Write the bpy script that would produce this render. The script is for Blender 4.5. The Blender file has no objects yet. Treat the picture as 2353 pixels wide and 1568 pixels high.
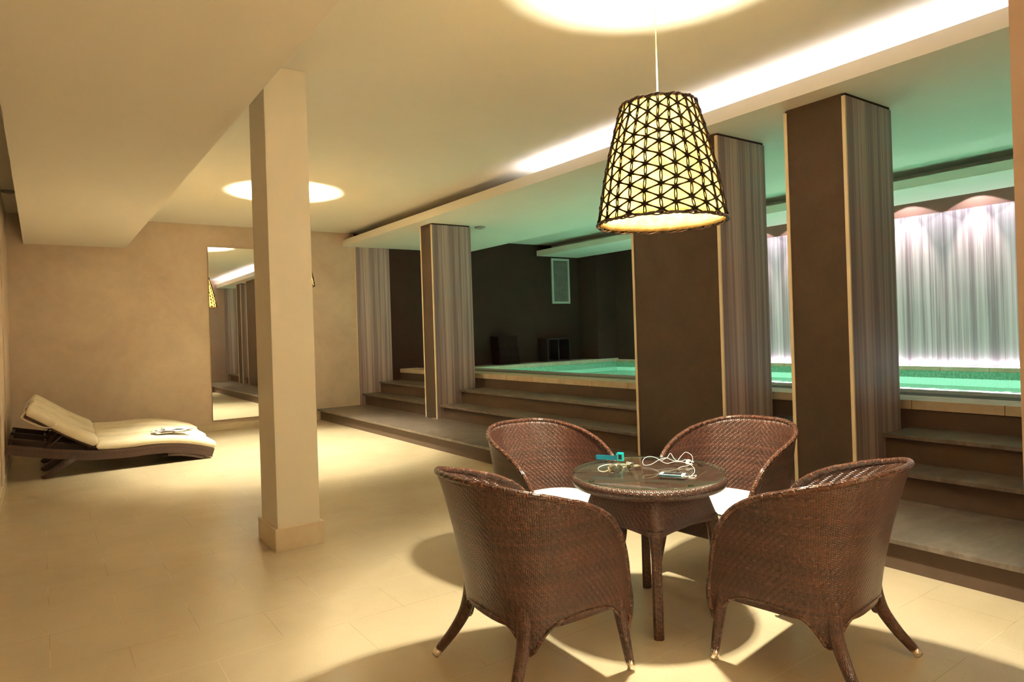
import bpy, bmesh, math, random
from mathutils import Vector, Matrix
random.seed(7)
S = bpy.context.scene
COL = S.collection
PI = math.pi

# ---------------------------------------------------------------- camera
cam_d = bpy.data.cameras.new('camera')
cam = bpy.data.objects.new('camera', cam_d); COL.objects.link(cam)
F_PX, YAW, PITCH, ROLL = 1534.46, 0.615437, -0.00014, -0.03227
cam_d.sensor_fit = 'HORIZONTAL'; cam_d.sensor_width = 36.0
cam_d.lens = 36.0 * F_PX / 2353.0
cam_d.shift_y = -21.8 / 2353.0
cam_d.clip_start = 0.05; cam_d.clip_end = 200
fw = Vector((math.sin(YAW) * math.cos(PITCH), math.cos(YAW) * math.cos(PITCH), math.sin(PITCH)))
rt = Vector((math.cos(YAW), -math.sin(YAW), 0)); up = rt.cross(fw)
r2 = rt * math.cos(ROLL) + up * math.sin(ROLL); u2 = up * math.cos(ROLL) - rt * math.sin(ROLL)
m3 = Matrix((r2, u2, -fw)).transposed()
cam.matrix_world = Matrix.Translation((0, 0, 1.45)) @ m3.to_4x4()
S.camera = cam

# ---------------------------------------------------------------- world, exposure
w = bpy.data.worlds.new('world'); S.world = w; w.use_nodes = True
w.node_tree.nodes['Background'].inputs[0].default_value = (1.0, 0.72, 0.42, 1)
w.node_tree.nodes['Background'].inputs[1].default_value = 0.35
S.view_settings.view_transform = 'Standard'; S.view_settings.look = 'None'
S.view_settings.exposure = 1.18; S.view_settings.gamma = 1.0
S.view_settings.use_curve_mapping = False

WARM = (1.0, 0.93, 0.65)
COOL = (0.98, 0.94, 1.0)
GREEN = (0.97, 1.0, 0.90)

def light(kind, name, loc, energy, color, rot=(0, 0, 0), parent=None, **kw):
    d = bpy.data.lights.new(name, kind); d.energy = energy; d.color = color
    for k, v in kw.items(): setattr(d, k, v)
    o = bpy.data.objects.new(name, d); COL.objects.link(o)
    o.location = loc; o.rotation_euler = rot
    if parent: o.parent = parent
    return o

# ---------------------------------------------------------------- room dimensions
Yb = 11.63; Zc = 3.332; Zs = 3.088; Zlip = 3.203
Xf = 4.531; Xs2 = 7.154; Xs3 = 8.953; Xs4 = 10.15
Xw = 10.7; Zdeck = 0.81; Zend = 0.775; Xpe = 6.45; Yend = 11.0; Zwat = 0.575
Xlw = -0.344
YN = -7.0

# ---------------------------------------------------------------- materials
class NT:
    def __init__(s, name):
        s.m = bpy.data.materials.new(name); s.m.use_nodes = True
        s.t = s.m.node_tree; s.b = s.t.nodes['Principled BSDF']; s.out = s.t.nodes['Material Output']
    def n(s, typ, **kw):
        x = s.t.nodes.new(typ)
        for k, v in kw.items():
            if k in ('i',):
                for kk, vv in v.items():
                    x.inputs[kk].default_value = vv
            else: setattr(x, k, v)
        return x
    def l(s, a, b): s.t.links.new(a, b)
    def math(s, op, a, b=None, c=None, clamp=False):
        x = s.n('ShaderNodeMath', operation=op); x.use_clamp = clamp
        for i, v in enumerate((a, b, c)):
            if v is None: continue
            if isinstance(v, (int, float)): x.inputs[i].default_value = v
            else: s.l(v, x.inputs[i])
        return x.outputs[0]
    def mix(s, fac, a, b, blend='MIX'):
        x = s.n('ShaderNodeMix', data_type='RGBA', blend_type=blend)
        for i, v in ((0, fac), (6, a), (7, b)):
            if isinstance(v, (int, float)): x.inputs[i].default_value = v
            elif isinstance(v, tuple): x.inputs[i].default_value = v if len(v) == 4 else (*v, 1)
            else: s.l(v, x.inputs[i])
        return x.outputs[2]
    def coord(s, kind='Object', scale=(1, 1, 1), rot=(0, 0, 0)):
        tc = s.n('ShaderNodeTexCoord'); mp = s.n('ShaderNodeMapping')
        mp.inputs['Scale'].default_value = scale; mp.inputs['Rotation'].default_value = rot
        s.l(tc.outputs[kind], mp.inputs[0]); return mp.outputs[0]
    def noise(s, vec, scale, detail=4, rough=0.55, dist=0):
        x = s.n('ShaderNodeTexNoise'); s.l(vec, x.inputs['Vector'])
        x.inputs['Scale'].default_value = scale; x.inputs['Detail'].default_value = detail
        x.inputs['Roughness'].default_value = rough; x.inputs['Distortion'].default_value = dist
        return x.outputs[0]
    def ramp(s, fac, stops, interp='LINEAR'):
        x = s.n('ShaderNodeValToRGB'); s.l(fac, x.inputs[0]); cr = x.color_ramp; cr.interpolation = interp
        while len(cr.elements) < len(stops): cr.elements.new(0.5)
        for e, (p, c) in zip(cr.elements, stops):
            e.position = p; e.color = (*c, 1) if len(c) == 3 else c
        return x.outputs[0]
    def bump(s, h, strength=0.3, dist=0.01):
        x = s.n('ShaderNodeBump'); x.inputs['Strength'].default_value = strength
        x.inputs['Distance'].default_value = dist; s.l(h, x.inputs['Height'])
        s.l(x.outputs[0], s.b.inputs['Normal']); return x.outputs[0]
    def set(s, **kw):
        for k, v in kw.items():
            k = {'col': 'Base Color', 'rough': 'Roughness', 'metal': 'Metallic', 'spec': 'Specular IOR Level',
                 'coat': 'Coat Weight', 'coatr': 'Coat Roughness', 'trans': 'Transmission Weight', 'ior': 'IOR',
                 'emc': 'Emission Color', 'ems': 'Emission Strength', 'sheen': 'Sheen Weight'}[k]
            if isinstance(v, (int, float)): s.b.inputs[k].default_value = v
            elif isinstance(v, tuple): s.b.inputs[k].default_value = (*v, 1) if len(v) == 3 else v
            else: s.l(v, s.b.inputs[k])
        return s

def plain(name, col, rough=0.6, **kw):
    return NT(name).set(col=col, rough=rough, **kw).m

def plaster(name, a, b, rough=0.7, sc=1.3, bump=0.05, spec=0.3):
    t = NT(name); v = t.coord()
    n1 = t.noise(v, sc, 6, 0.6, 0.8); n2 = t.noise(v, sc * 9, 5, 0.6)
    f = t.math('ADD', t.math('MULTIPLY', n1, 0.75), t.math('MULTIPLY', n2, 0.25))
    t.set(col=t.ramp(f, [(0.32, a), (0.68, b)]), rough=rough, spec=spec)
    t.bump(t.noise(v, 60, 4), bump, 0.003)
    return t.m

M = {}
M['ceiling'] = plaster('painted ceiling', (0.80, 0.76, 0.68), (0.84, 0.80, 0.72), 0.9, 0.6, 0.02, 0.1)
M['beam'] = plaster('painted beam', (0.78, 0.72, 0.63), (0.81, 0.75, 0.66), 0.9, 0.6, 0.02, 0.1)
M['column'] = plaster('painted column', (0.80, 0.75, 0.64), (0.83, 0.78, 0.68), 0.85, 0.8, 0.02, 0.2)
M['wall'] = plaster('trowelled tan plaster', (0.56, 0.43, 0.335), (0.72, 0.58, 0.45), 0.7, 0.9)
M['wall_end'] = plaster('trowelled terracotta plaster', (0.38, 0.27, 0.22), (0.45, 0.32, 0.26), 0.7, 0.9)
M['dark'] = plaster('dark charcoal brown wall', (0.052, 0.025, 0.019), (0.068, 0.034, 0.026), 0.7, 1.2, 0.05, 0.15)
M['pillar'] = plaster('dark brown trowelled render', (0.058, 0.036, 0.024), (0.086, 0.056, 0.039), 0.5, 2.5, 0.1, 0.4)
M['riser'] = plaster('brown painted riser', (0.095, 0.060, 0.043), (0.130, 0.084, 0.062), 0.55, 2.0)
M['brownband'] = plaster('red brown wall band', (0.22, 0.12, 0.09), (0.26, 0.15, 0.11), 0.7, 1.0)
M['trim'] = plain('cream edge trim', (0.85, 0.72, 0.52), 0.4)
M['base'] = plaster('cream stone skirting', (0.66, 0.54, 0.38), (0.74, 0.63, 0.46), 0.35, 6, 0.02, 0.5)
M['chrome'] = plain('brushed chrome', (0.85, 0.83, 0.8), 0.22, metal=1.0)

def tread_mat():
    t = NT('brown stone tread'); v = t.coord('Object', (1, 2.2, 1))
    n1 = t.noise(v, 3.0, 8, 0.68, 1.2); n2 = t.noise(v, 22, 4)
    f = t.math('ADD', t.math('MULTIPLY', n1, 0.8), t.math('MULTIPLY', n2, 0.2))
    t.set(col=t.ramp(f, [(0.3, (0.085, 0.064, 0.052)), (0.5, (0.14, 0.108, 0.09)), (0.62, (0.19, 0.15, 0.125)), (0.75, (0.27, 0.22, 0.185))]), rough=0.34, spec=0.5)
    t.bump(n2, 0.1, 0.003); return t.m
M['tread'] = tread_mat()

def marble_mat(name, axis, light_c, dark_c, rough=0.12, seedoff=0.0):
    t = NT(name); tc = t.n('ShaderNodeTexCoord'); sp = t.n('ShaderNodeSeparateXYZ'); t.l(tc.outputs['Object'], sp.inputs[0])
    u = sp.outputs[axis]
    cb = t.n('ShaderNodeCombineXYZ')
    t.l(t.math('ADD', u, seedoff), cb.inputs[0]); t.l(t.math('MULTIPLY', sp.outputs[2], 0.008), cb.inputs[1])
    a = t.noise(cb.outputs[0], 7.0, 3, 0.6); b = t.noise(cb.outputs[0], 38.0, 3, 0.7); c = t.noise(cb.outputs[0], 120.0, 2, 0.6)
    f = t.math('ADD', t.math('MULTIPLY', a, 0.55), t.math('ADD', t.math('MULTIPLY', b, 0.33), t.math('MULTIPLY', c, 0.12)))
    mid = tuple((x + y) / 2 for x, y in zip(light_c, dark_c))
    col = t.ramp(f, [(0.36, tuple(x * 0.75 for x in dark_c)), (0.45, dark_c), (0.50, mid), (0.56, light_c), (0.66, tuple(min(1, x * 1.1) for x in light_c))])
    t.set(col=col, rough=rough, spec=0.5); return t.m
M['marbleX'] = marble_mat('striped grey marble across', 0, (0.60, 0.46, 0.43), (0.29, 0.21, 0.22), 0.35)
M['marbleY'] = marble_mat('striped pale marble wall', 1, (0.66, 0.57, 0.62), (0.34, 0.26, 0.305), 0.4, 3.0)

def floor_mat():
    t = NT('cream stone floor tiles'); v = t.coord()
    br = t.n('ShaderNodeTexBrick'); t.l(v, br.inputs[0])
    br.inputs['Scale'].default_value = 1.0; br.inputs['Brick Width'].default_value = 0.62; br.inputs['Row Height'].default_value = 0.41
    br.inputs['Mortar Size'].default_value = 0.0016; br.inputs['Mortar Smooth'].default_value = 0.3
    br.inputs['Color1'].default_value = (0, 0, 0, 1); br.inputs['Color2'].default_value = (1, 1, 1, 1)
    n1 = t.noise(v, 1.1, 5, 0.6, 0.6); n2 = t.noise(v, 190, 3, 0.7); n3 = t.noise(v, 6, 5, 0.7)
    base = t.ramp(n1, [(0.3, (0.57, 0.475, 0.335)), (0.7, (0.66, 0.56, 0.41))])
    base = t.mix(t.math('MULTIPLY', br.outputs['Color'], 0.08), base, (0.72, 0.62, 0.46))
    spk = t.ramp(n2, [(0.36, (0.70, 0.65, 0.55)), (0.46, (1, 1, 1))])
    base = t.mix(0.5, base, spk, 'MULTIPLY')
    stn = t.ramp(n3, [(0.30, (0.86, 0.82, 0.74)), (0.42, (1, 1, 1))])
    base = t.mix(0.3, base, t.ramp(n3, [(0.3, (0.93, 0.90, 0.85)), (0.6, (1, 1, 1))]), 'MULTIPLY')
    jn = t.noise(v, 2.3, 2)
    jc = t.mix(t.ramp(jn, [(0.45, (0, 0, 0)), (0.55, (1, 1, 1))]), (0.80, 0.72, 0.52), (0.34, 0.24, 0.14))
    fac = t.math('MULTIPLY', br.outputs['Fac'], 0.55)
    col = t.mix(fac, base, jc)
    rg = 0.24
    t.set(col=col, rough=rg, spec=0.5)
    t.bump(t.noise(v, 3, 3), 0.04, 0.01)
    return t.m
M['floor'] = floor_mat()

def slab_mat(name, a, b, w, h, mort, rough=0.4, rot=0.0, off=0.0):
    t = NT(name); v = t.coord('Object', (1, 1, 1), (0, 0, rot))
    br = t.n('ShaderNodeTexBrick'); t.l(v, br.inputs[0]); br.offset = off
    br.inputs['Scale'].default_value = 1.0; br.inputs['Brick Width'].default_value = w; br.inputs['Row Height'].default_value = h
    br.inputs['Mortar Size'].default_value = mort
    n = t.noise(t.coord(), 5, 7, 0.65)
    c = t.ramp(n, [(0.3, a), (0.7, b)])
    t.set(col=t.mix(t.math('MULTIPLY', br.outputs['Fac'], 0.8), c, (0.08, 0.06, 0.04)), rough=rough, spec=0.15)
    return t.m
M['coping'] = slab_mat('cream stone coping', (0.50, 0.38, 0.25), (0.68, 0.55, 0.40), 4.0, 0.62, 0.003, 0.4)
M['copingX'] = slab_mat('cream stone end coping', (0.50, 0.42, 0.30), (0.66, 0.57, 0.44), 0.62, 4.0, 0.003, 0.4)
M['deckstone'] = slab_mat('worn grey brown deck stone', (0.26, 0.19, 0.16), (0.40, 0.31, 0.27), 4.0, 0.62, 0.002, 0.6)

def mosaic_mat():
    t = NT('green glass mosaic'); tc = t.n('ShaderNodeTexCoord'); sp = t.n('ShaderNodeSeparateXYZ'); t.l(tc.outputs['Object'], sp.inputs[0])
    g = []
    for i in range(3):
        fr = t.math('FRACT', t.math('MULTIPLY', sp.outputs[i], 34.0))
        g.append(t.math('GREATER_THAN', fr, 0.14))
    ge = t.n('ShaderNodeNewGeometry'); sn = t.n('ShaderNodeSeparateXYZ'); t.l(ge.outputs['Normal'], sn.inputs[0])
    msk = None
    for i in range(3):
        on = t.math('GREATER_THAN', t.math('ABSOLUTE', sn.outputs[i]), 0.7)
        a = t.math('MAXIMUM', g[i], on)
        msk = a if msk is None else t.math('MULTIPLY', msk, a)
    nz = t.noise(t.coord('Object', (34, 34, 34)), 1.0, 0)
    tile = t.ramp(nz, [(0.35, (0.20, 0.53, 0.38)), (0.65, (0.36, 0.72, 0.55))])
    t.set(col=t.mix(msk, (0.35, 0.48, 0.36), tile), rough=0.15); return t.m
M['mosaic'] = mosaic_mat()
M['grate'] = None
def grate_mat():
    t = NT('slotted overflow grate'); v = t.coord(); n = t.noise(v, 260, 3, 0.8)
    t.set(col=t.ramp(n, [(0.4, (0.04, 0.03, 0.028)), (0.6, (0.27, 0.22, 0.19))]), rough=0.7)
    t.bump(n, 0.8, 0.006); return t.m
M['grate'] = grate_mat()

def water_mat():
    t = NT('pool water')
    bp = t.n('ShaderNodeBump'); bp.inputs['Strength'].default_value = 0.10; bp.inputs['Distance'].default_value = 0.02
    t.l(t.noise(t.coord('Object', (1, 2.0, 1)), 2.2, 2), bp.inputs['Height'])
    rf = t.n('ShaderNodeBsdfRefraction'); rf.inputs['Color'].default_value = (0.80, 1.0, 0.92, 1); rf.inputs['IOR'].default_value = 1.33; rf.inputs['Roughness'].default_value = 0.0
    gl = t.n('ShaderNodeBsdfGlossy'); gl.inputs['Roughness'].default_value = 0.03
    t.l(bp.outputs[0], gl.inputs['Normal']); t.l(bp.outputs[0], rf.inputs['Normal'])
    fr = t.n('ShaderNodeFresnel'); fr.inputs[0].default_value = 1.33
    mx = t.n('ShaderNodeMixShader'); t.l(t.math('MULTIPLY', fr.outputs[0], 0.4), mx.inputs[0]); t.l(rf.outputs[0], mx.inputs[1]); t.l(gl.outputs[0], mx.inputs[2])
    t.l(mx.outputs[0], t.out.inputs[0]); return t.m
M['water'] = water_mat()

def weave_mat(name, su, sv, a, b, rough=0.3, herring=True, bstr=0.9, mirror=True):
    """2/2 twill of flat strands, from UVs in metres; the diagonal turns round at u = 0."""
    t = NT(name); uv = t.n('ShaderNodeUVMap'); sp = t.n('ShaderNodeSeparateXYZ'); t.l(uv.outputs[0], sp.inputs[0])
    u0 = sp.outputs[0]
    ua = t.math('ABSOLUTE', u0) if mirror else t.math('ADD', u0, 50.0)
    U = t.math('DIVIDE', ua, su); V = t.math('DIVIDE', t.math('ADD', sp.outputs[1], 10.0), sv)
    fu = t.math('FLOOR', U); fv = t.math('FLOOR', V)
    xu = t.math('SUBTRACT', U, fu); xv = t.math('SUBTRACT', V, fv)
    k = t.math('MODULO', t.math('ADD', t.math('ADD', fu, fv), 400.0), 4.0)
    over = t.math('LESS_THAN', k, 1.9)
    # horizontal strand floating over two columns: profile across v, dips at its two ends
    def arch(x): 
        d = t.math('SUBTRACT', t.math('MULTIPLY', x, 2.0), 1.0)
        return t.math('SUBTRACT', 1.0, t.math('POWER', t.math('ABSOLUTE', d), 3.0))
    first = t.math('LESS_THAN', k, 0.5)
    loc = t.math('DIVIDE', t.math('ADD', xu, t.math('SUBTRACT', 1.0, first)), 2.0)
    hh = t.math('MULTIPLY', arch(xv), t.math('SUBTRACT', 1.0, t.math('POWER', t.math('ABSOLUTE', t.math('SUBTRACT', t.math('MULTIPLY', loc, 2.0), 1.0)), 2.6)))
    hv = t.math('MULTIPLY', arch(xu), 0.42)
    h = t.math('ADD', t.math('MULTIPLY', over, hh), t.math('MULTIPLY', t.math('SUBTRACT', 1.0, over), hv))
    wn = t.n('ShaderNodeTexWhiteNoise', noise_dimensions='1D'); t.l(t.math('ADD', fv, t.math('MULTIPLY', over, 77.0)), wn.inputs['W'])
    big = t.noise(t.coord('Object'), 5.0, 3)
    f = t.math('ADD', t.math('MULTIPLY', wn.outputs[0], 0.45), t.math('MULTIPLY', big, 0.55))
    col = t.ramp(f, [(0.3, a), (0.72, b)])
    col = t.mix(t.math('MULTIPLY', t.math('SUBTRACT', 1.0, over), 0.30), col, tuple(x * 0.4 for x in a))
    t.set(col=col, rough=rough, spec=0.6)
    t.bump(h, bstr, 0.004); return t.m
RA, RB = (0.045, 0.018, 0.013), (0.110, 0.041, 0.028)
M['weave'] = weave_mat('brown wicker weave', 0.0080, 0.0078, RA, RB, 0.30, bstr=0.65)
M['weave_leg'] = weave_mat('brown wicker leg wrap', 0.0085, 0.0075, RA, RB, 0.32, mirror=False, bstr=0.6)
M['weave_rim'] = weave_mat('brown wicker braid', 0.010, 0.011, (0.065, 0.026, 0.018), (0.16, 0.062, 0.040), 0.2, mirror=False)
M['weave_table'] = weave_mat('brown wicker table weave', 0.0075, 0.0068, RA, RB, 0.32, mirror=False, bstr=0.6)
M['weave_dark'] = weave_mat('dark brown wicker lounger weave', 0.010, 0.009, (0.050, 0.020, 0.014), (0.090, 0.038, 0.026), 0.4, mirror=False, bstr=0.5)
M['dark_rattan'] = plain('dark rattan frame', (0.05, 0.02, 0.013), 0.4)
def fabric(name, a, b, sc=8, rough=0.9, bstr=0.25):
    t = NT(name); v = t.coord(); n = t.noise(v, sc, 4, 0.6)
    t.set(col=t.ramp(n, [(0.3, a), (0.7, b)]), rough=rough, sheen=0.1, spec=0.15)
    t.bump(t.noise(v, sc * 1.2, 3, 0.5, 1.0), bstr, 0.02); return t.m
M['cushion'] = fabric('white canvas cushion', (0.80, 0.80, 0.74), (0.86, 0.86, 0.80), 5, 0.9, 0.15)
M['lcushion'] = fabric('cream lounger cushion', (0.80, 0.70, 0.53), (0.87, 0.78, 0.62), 7, 0.9, 0.35)
M['piping'] = plain('grey piping', (0.42, 0.40, 0.36), 0.8)
M['tie'] = plain('cream cord tie', (0.85, 0.75, 0.6), 0.8)
def glass_mat(name, tint, fac=1.0, rough=0.0):
    t = NT(name)
    tr = t.n('ShaderNodeBsdfTransparent'); tr.inputs[0].default_value = (*tint, 1)
    gl = t.n('ShaderNodeBsdfGlossy'); gl.inputs['Roughness'].default_value = rough
    fr = t.n('ShaderNodeFresnel'); fr.inputs[0].default_value = 1.5
    mx = t.n('ShaderNodeMixShader'); t.l(t.math('MULTIPLY', fr.outputs[0], fac, clamp=True), mx.inputs[0])
    t.l(tr.outputs[0], mx.inputs[1]); t.l(gl.outputs[0], mx.inputs[2]); t.l(mx.outputs[0], t.out.inputs[0]); return t.m
M['glass'] = glass_mat('clear table glass', (0.95, 0.97, 0.95), 0.5)
M['glassedge'] = plain('green glass edge', (0.10, 0.16, 0.12), 0.1)
M['clear'] = glass_mat('clear goggle plastic', (0.80, 0.80, 0.72), 1.6, 0.05)
M['clearband'] = plain('milky clear silicone', (0.82, 0.80, 0.66), 0.25)
def gel_mat():
    t = NT('clear silicone gel')
    tr = t.n('ShaderNodeBsdfTransparent'); tr.inputs[0].default_value = (0.92, 0.90, 0.80, 1)
    mx = t.n('ShaderNodeMixShader'); mx.inputs[0].default_value = 0.35
    t.set(col=(0.62, 0.60, 0.46), rough=0.12, spec=0.8)
    t.l(tr.outputs[0], mx.inputs[1]); t.l(t.b.outputs[0], mx.inputs[2]); t.l(mx.outputs[0], t.out.inputs[0]); return t.m
M['gel'] = gel_mat()
M['teal'] = plain('teal silicone', (0.0, 0.20, 0.33), 0.4)
M['tealcase'] = plain('turquoise watch case', (0.0, 0.48, 0.55), 0.35)
M['screen'] = plain('dark screen', (0.03, 0.03, 0.035), 0.1)
M['white'] = plain('white plastic', (0.86, 0.86, 0.84), 0.3)
M['phoneside'] = plain('blue metal phone edge', (0.04, 0.22, 0.30), 0.3, metal=0.5)
M['panelframe'] = plain('pale panel frame', (0.55, 0.60, 0.55), 0.6)
M['panelgrey'] = plaster('grey speckled panel', (0.16, 0.14, 0.125), (0.25, 0.22, 0.20), 0.7, 8)
M['box'] = weave_mat('very dark wicker', 0.02, 0.015, (0.020, 0.008, 0.006), (0.038, 0.014, 0.010), 0.5, mirror=False)
for _n in M['box'].node_tree.nodes:
    if _n.type == 'BSDF_PRINCIPLED': _n.inputs['Specular IOR Level'].default_value = 0.1
M['boxdark'] = plain('dark stained box wood', (0.022, 0.010, 0.009), 0.5)
M['detector'] = plain('grey ceiling disc', (0.35, 0.34, 0.3), 0.6)
M['mirror'] = plain('mirror silver', (0.93, 0.93, 0.9), 0.0, metal=1.0)
M['mirroredge'] = plain('mirror edge', (0.35, 0.28, 0.18), 0.3)
M['cord'] = plain('pale lamp cord', (0.8, 0.72, 0.5), 0.6)
M['net'] = plain('dark brown cane', (0.012, 0.007, 0.005), 0.6, spec=0.15)
M['rope'] = plain('dark twisted cane rope', (0.06, 0.028, 0.017), 0.4)
def shade_mat():
    t = NT('amber paper shade'); v = t.coord(); n = t.noise(v, 9, 7, 0.72, 1.5)
    c = t.ramp(n, [(0.3, (0.55, 0.36, 0.13)), (0.5, (0.85, 0.66, 0.33)), (0.7, (0.94, 0.80, 0.48))])
    tl = t.n('ShaderNodeBsdfTranslucent'); df = t.n('ShaderNodeBsdfDiffuse')
    t.l(c, tl.inputs[0]); t.l(c, df.inputs[0])
    mx = t.n('ShaderNodeMixShader'); mx.inputs[0].default_value = 0.12
    t.l(tl.outputs[0], mx.inputs[1]); t.l(df.outputs[0], mx.inputs[2]); t.l(mx.outputs[0], t.out.inputs[0]); return t.m
M['shade'] = shade_mat()
def emis(name, c, s):
    t = NT(name); t.set(col=(0, 0, 0), emc=c, ems=s); return t.m
M['bulb'] = emis('glowing bulb', (1.0, 0.85, 0.55), 60)
M['led'] = emis('white light strip', (0.93, 0.94, 1.0), 8)
M['ledsoft'] = emis('white wall foot strip', (0.95, 0.93, 1.0), 6)

# ---------------------------------------------------------------- mesh helpers
def uvset(me, f):
    uvl = me.uv_layers.new(name='UVMap') if not me.uv_layers else me.uv_layers[0]
    return uvl
def obj(name, bm, mat, parent=None, smooth=False, loc=None):
    me = bpy.data.meshes.new(name)
    bm.normal_update(); bm.to_mesh(me); bm.free()
    mats = mat if isinstance(mat, (list, tuple)) else [mat]
    for m in mats: me.materials.append(m)
    if smooth:
        for p in me.polygons: p.use_smooth = True
    o = bpy.data.objects.new(name, me); COL.objects.link(o)
    if parent is not None: o.parent = parent
    if loc is not None: o.location = loc
    return o
def smooth_angle(o, ang=40):
    me = o.data; bm = bmesh.new(); bm.from_mesh(me)
    for f in bm.faces: f.smooth = True
    for e in bm.edges:
        if len(e.link_faces) == 2 and e.calc_face_angle(0) > math.radians(ang): e.smooth = False
    bm.to_mesh(me); bm.free()
def tag(o, label, cat, group=None):
    o['label'] = label; o['category'] = cat
    if group: o['group'] = group
    return o
def thing(name, label, cat, loc=(0, 0, 0), rz=0, group=None):
    o = bpy.data.objects.new(name, None); COL.objects.link(o); o.empty_display_size = 0.1
    o.location = loc; o.rotation_euler = (0, 0, rz); return tag(o, label, cat, group)
def box(bm, x0, x1, y0, y1, z0, z1, bev=0.0):
    vs = [bm.verts.new((x, y, z)) for x in (x0, x1) for y in (y0, y1) for z in (z0, z1)]
    fs = [(0, 1, 3, 2), (4, 6, 7, 5), (0, 4, 5, 1), (2, 3, 7, 6), (0, 2, 6, 4), (1, 5, 7, 3)]
    nf = [bm.faces.new([vs[i] for i in f]) for f in fs]
    if bev > 0:
        es = list({e for f in nf for e in f.edges})
        bmesh.ops.bevel(bm, geom=es, offset=bev, segments=2, profile=0.6, affect='EDGES', clamp_overlap=True)
    return bm
def bx(x0, x1, y0, y1, z0, z1, bev=0.0): return box(bmesh.new(), x0, x1, y0, y1, z0, z1, bev)
def structure(name, bm, mat, parent=None):
    o = obj(name, bm, mat, parent)
    if parent is None: o['kind'] = 'structure'
    return o
def boxuv(bm):
    """box-projected UVs in metres"""
    uvl = bm.loops.layers.uv.new('UVMap'); bm.normal_update()
    for f in bm.faces:
        n = f.normal; a = max(range(3), key=lambda i: abs(n[i]))
        for l in f.loops:
            c = l.vert.co
            l[uvl].uv = {0: (c.y, c.z), 1: (c.x, c.z), 2: (c.x, c.y)}[a]
    return bm
def catmull(pts, n):
    pts = [Vector(p) for p in pts]; out = []
    P = [pts[0] * 2 - pts[1]] + pts + [pts[-1] * 2 - pts[-2]]
    for i in range(1, len(P) - 2):
        for k in range(n):
            t = k / n; a, b, c, d = P[i - 1], P[i], P[i + 1], P[i + 2]
            out.append(0.5 * ((2 * b) + (-a + c) * t + (2 * a - 5 * b + 4 * c - d) * t * t + (-a + 3 * b - 3 * c + d) * t ** 3))
    out.append(pts[-1]); return out
def tube(bm, path, rad, seg=8, caps=True, closed=False, flat=1.0, upv=None):
    """tube with UVs (u round, v along, metres); rad a number or list; flat squashes the section across upv"""
    path = [Vector(p) for p in path]; n = len(path)
    rs = rad if isinstance(rad, (list, tuple)) else [rad] * n
    uvl = bm.loops.layers.uv.get('UVMap') or bm.loops.layers.uv.new('UVMap')
    rings = []; prev = None; L = 0; Ls = []
    for i, p in enumerate(path):
        if closed: tg = path[(i + 1) % n] - path[i - 1]
        else: tg = path[min(i + 1, n - 1)] - path[max(i - 1, 0)]
        tg.normalize()
        if prev is None:
            a = Vector(upv) if upv else (Vector((0, 0, 1)) if abs(tg.z) < 0.9 else Vector((1, 0, 0)))
        else: a = prev
        a = (a - tg * a.dot(tg)).normalized(); prev = a; b = tg.cross(a)
        rings.append([bm.verts.new(p + (a * math.cos(2 * PI * k / seg) * flat + b * math.sin(2 * PI * k / seg)) * rs[i]) for k in range(seg)])
        if i: L += (p - path[i - 1]).length
        Ls.append(L)
    r0 = sum(rs) / n
    m = n if closed else n - 1
    for i in range(m):
        j = (i + 1) % n
        for k in range(seg):
            q = (k + 1) % seg
            f = bm.faces.new((rings[i][k], rings[i][q], rings[j][q], rings[j][k])); f.smooth = True
            lj = Ls[j] if j > i else Ls[i] + (path[j] - path[i]).length
            us = (k, k + 1, k + 1, k); vs = (Ls[i], Ls[i], lj, lj)
            for l, uu, vv in zip(f.loops, us, vs): l[uvl].uv = (uu * 2 * PI * r0 / seg, vv)
    if caps and not closed:
        bm.faces.new(list(reversed(rings[0]))); bm.faces.new(rings[-1])
    return bm
def cyl(bm, c, r, z0, z1, seg=24, r2=None):
    r2 = r if r2 is None else r2
    a = [bm.verts.new((c[0] + r * math.cos(2 * PI * k / seg), c[1] + r * math.sin(2 * PI * k / seg), z0)) for k in range(seg)]
    b = [bm.verts.new((c[0] + r2 * math.cos(2 * PI * k / seg), c[1] + r2 * math.sin(2 * PI * k / seg), z1)) for k in range(seg)]
    for k in range(seg): bm.faces.new((a[k], a[(k + 1) % seg], b[(k + 1) % seg], b[k]))
    bm.faces.new(list(reversed(a))); bm.faces.new(b); return bm
def lathe(bm, prof, seg=48, close=False, c=(0, 0)):
    uvl = bm.loops.layers.uv.get('UVMap') or bm.loops.layers.uv.new('UVMap')
    rings = [[bm.verts.new((c[0] + r * math.cos(2 * PI * k / seg), c[1] + r * math.sin(2 * PI * k / seg), z)) for k in range(seg)] for r, z in prof]
    d = [0]
    for i in range(1, len(prof)): d.append(d[-1] + math.dist(prof[i], prof[i - 1]))
    rm = max(r for r, z in prof)
    n = len(prof); rng = range(n if close else n - 1)
    for i in rng:
        j = (i + 1) % n
        for k in range(seg):
            f = bm.faces.new((rings[i][k], rings[i][(k + 1) % seg], rings[j][(k + 1) % seg], rings[j][k])); f.smooth = True
            for l, uu, vv in zip(f.loops, (k, k + 1, k + 1, k), (d[i], d[i], d[j] if j > i else d[i] + .02, d[j] if j > i else d[i] + .02)):
                l[uvl].uv = (uu * 2 * PI * rm / seg, vv)
    return bm
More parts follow.
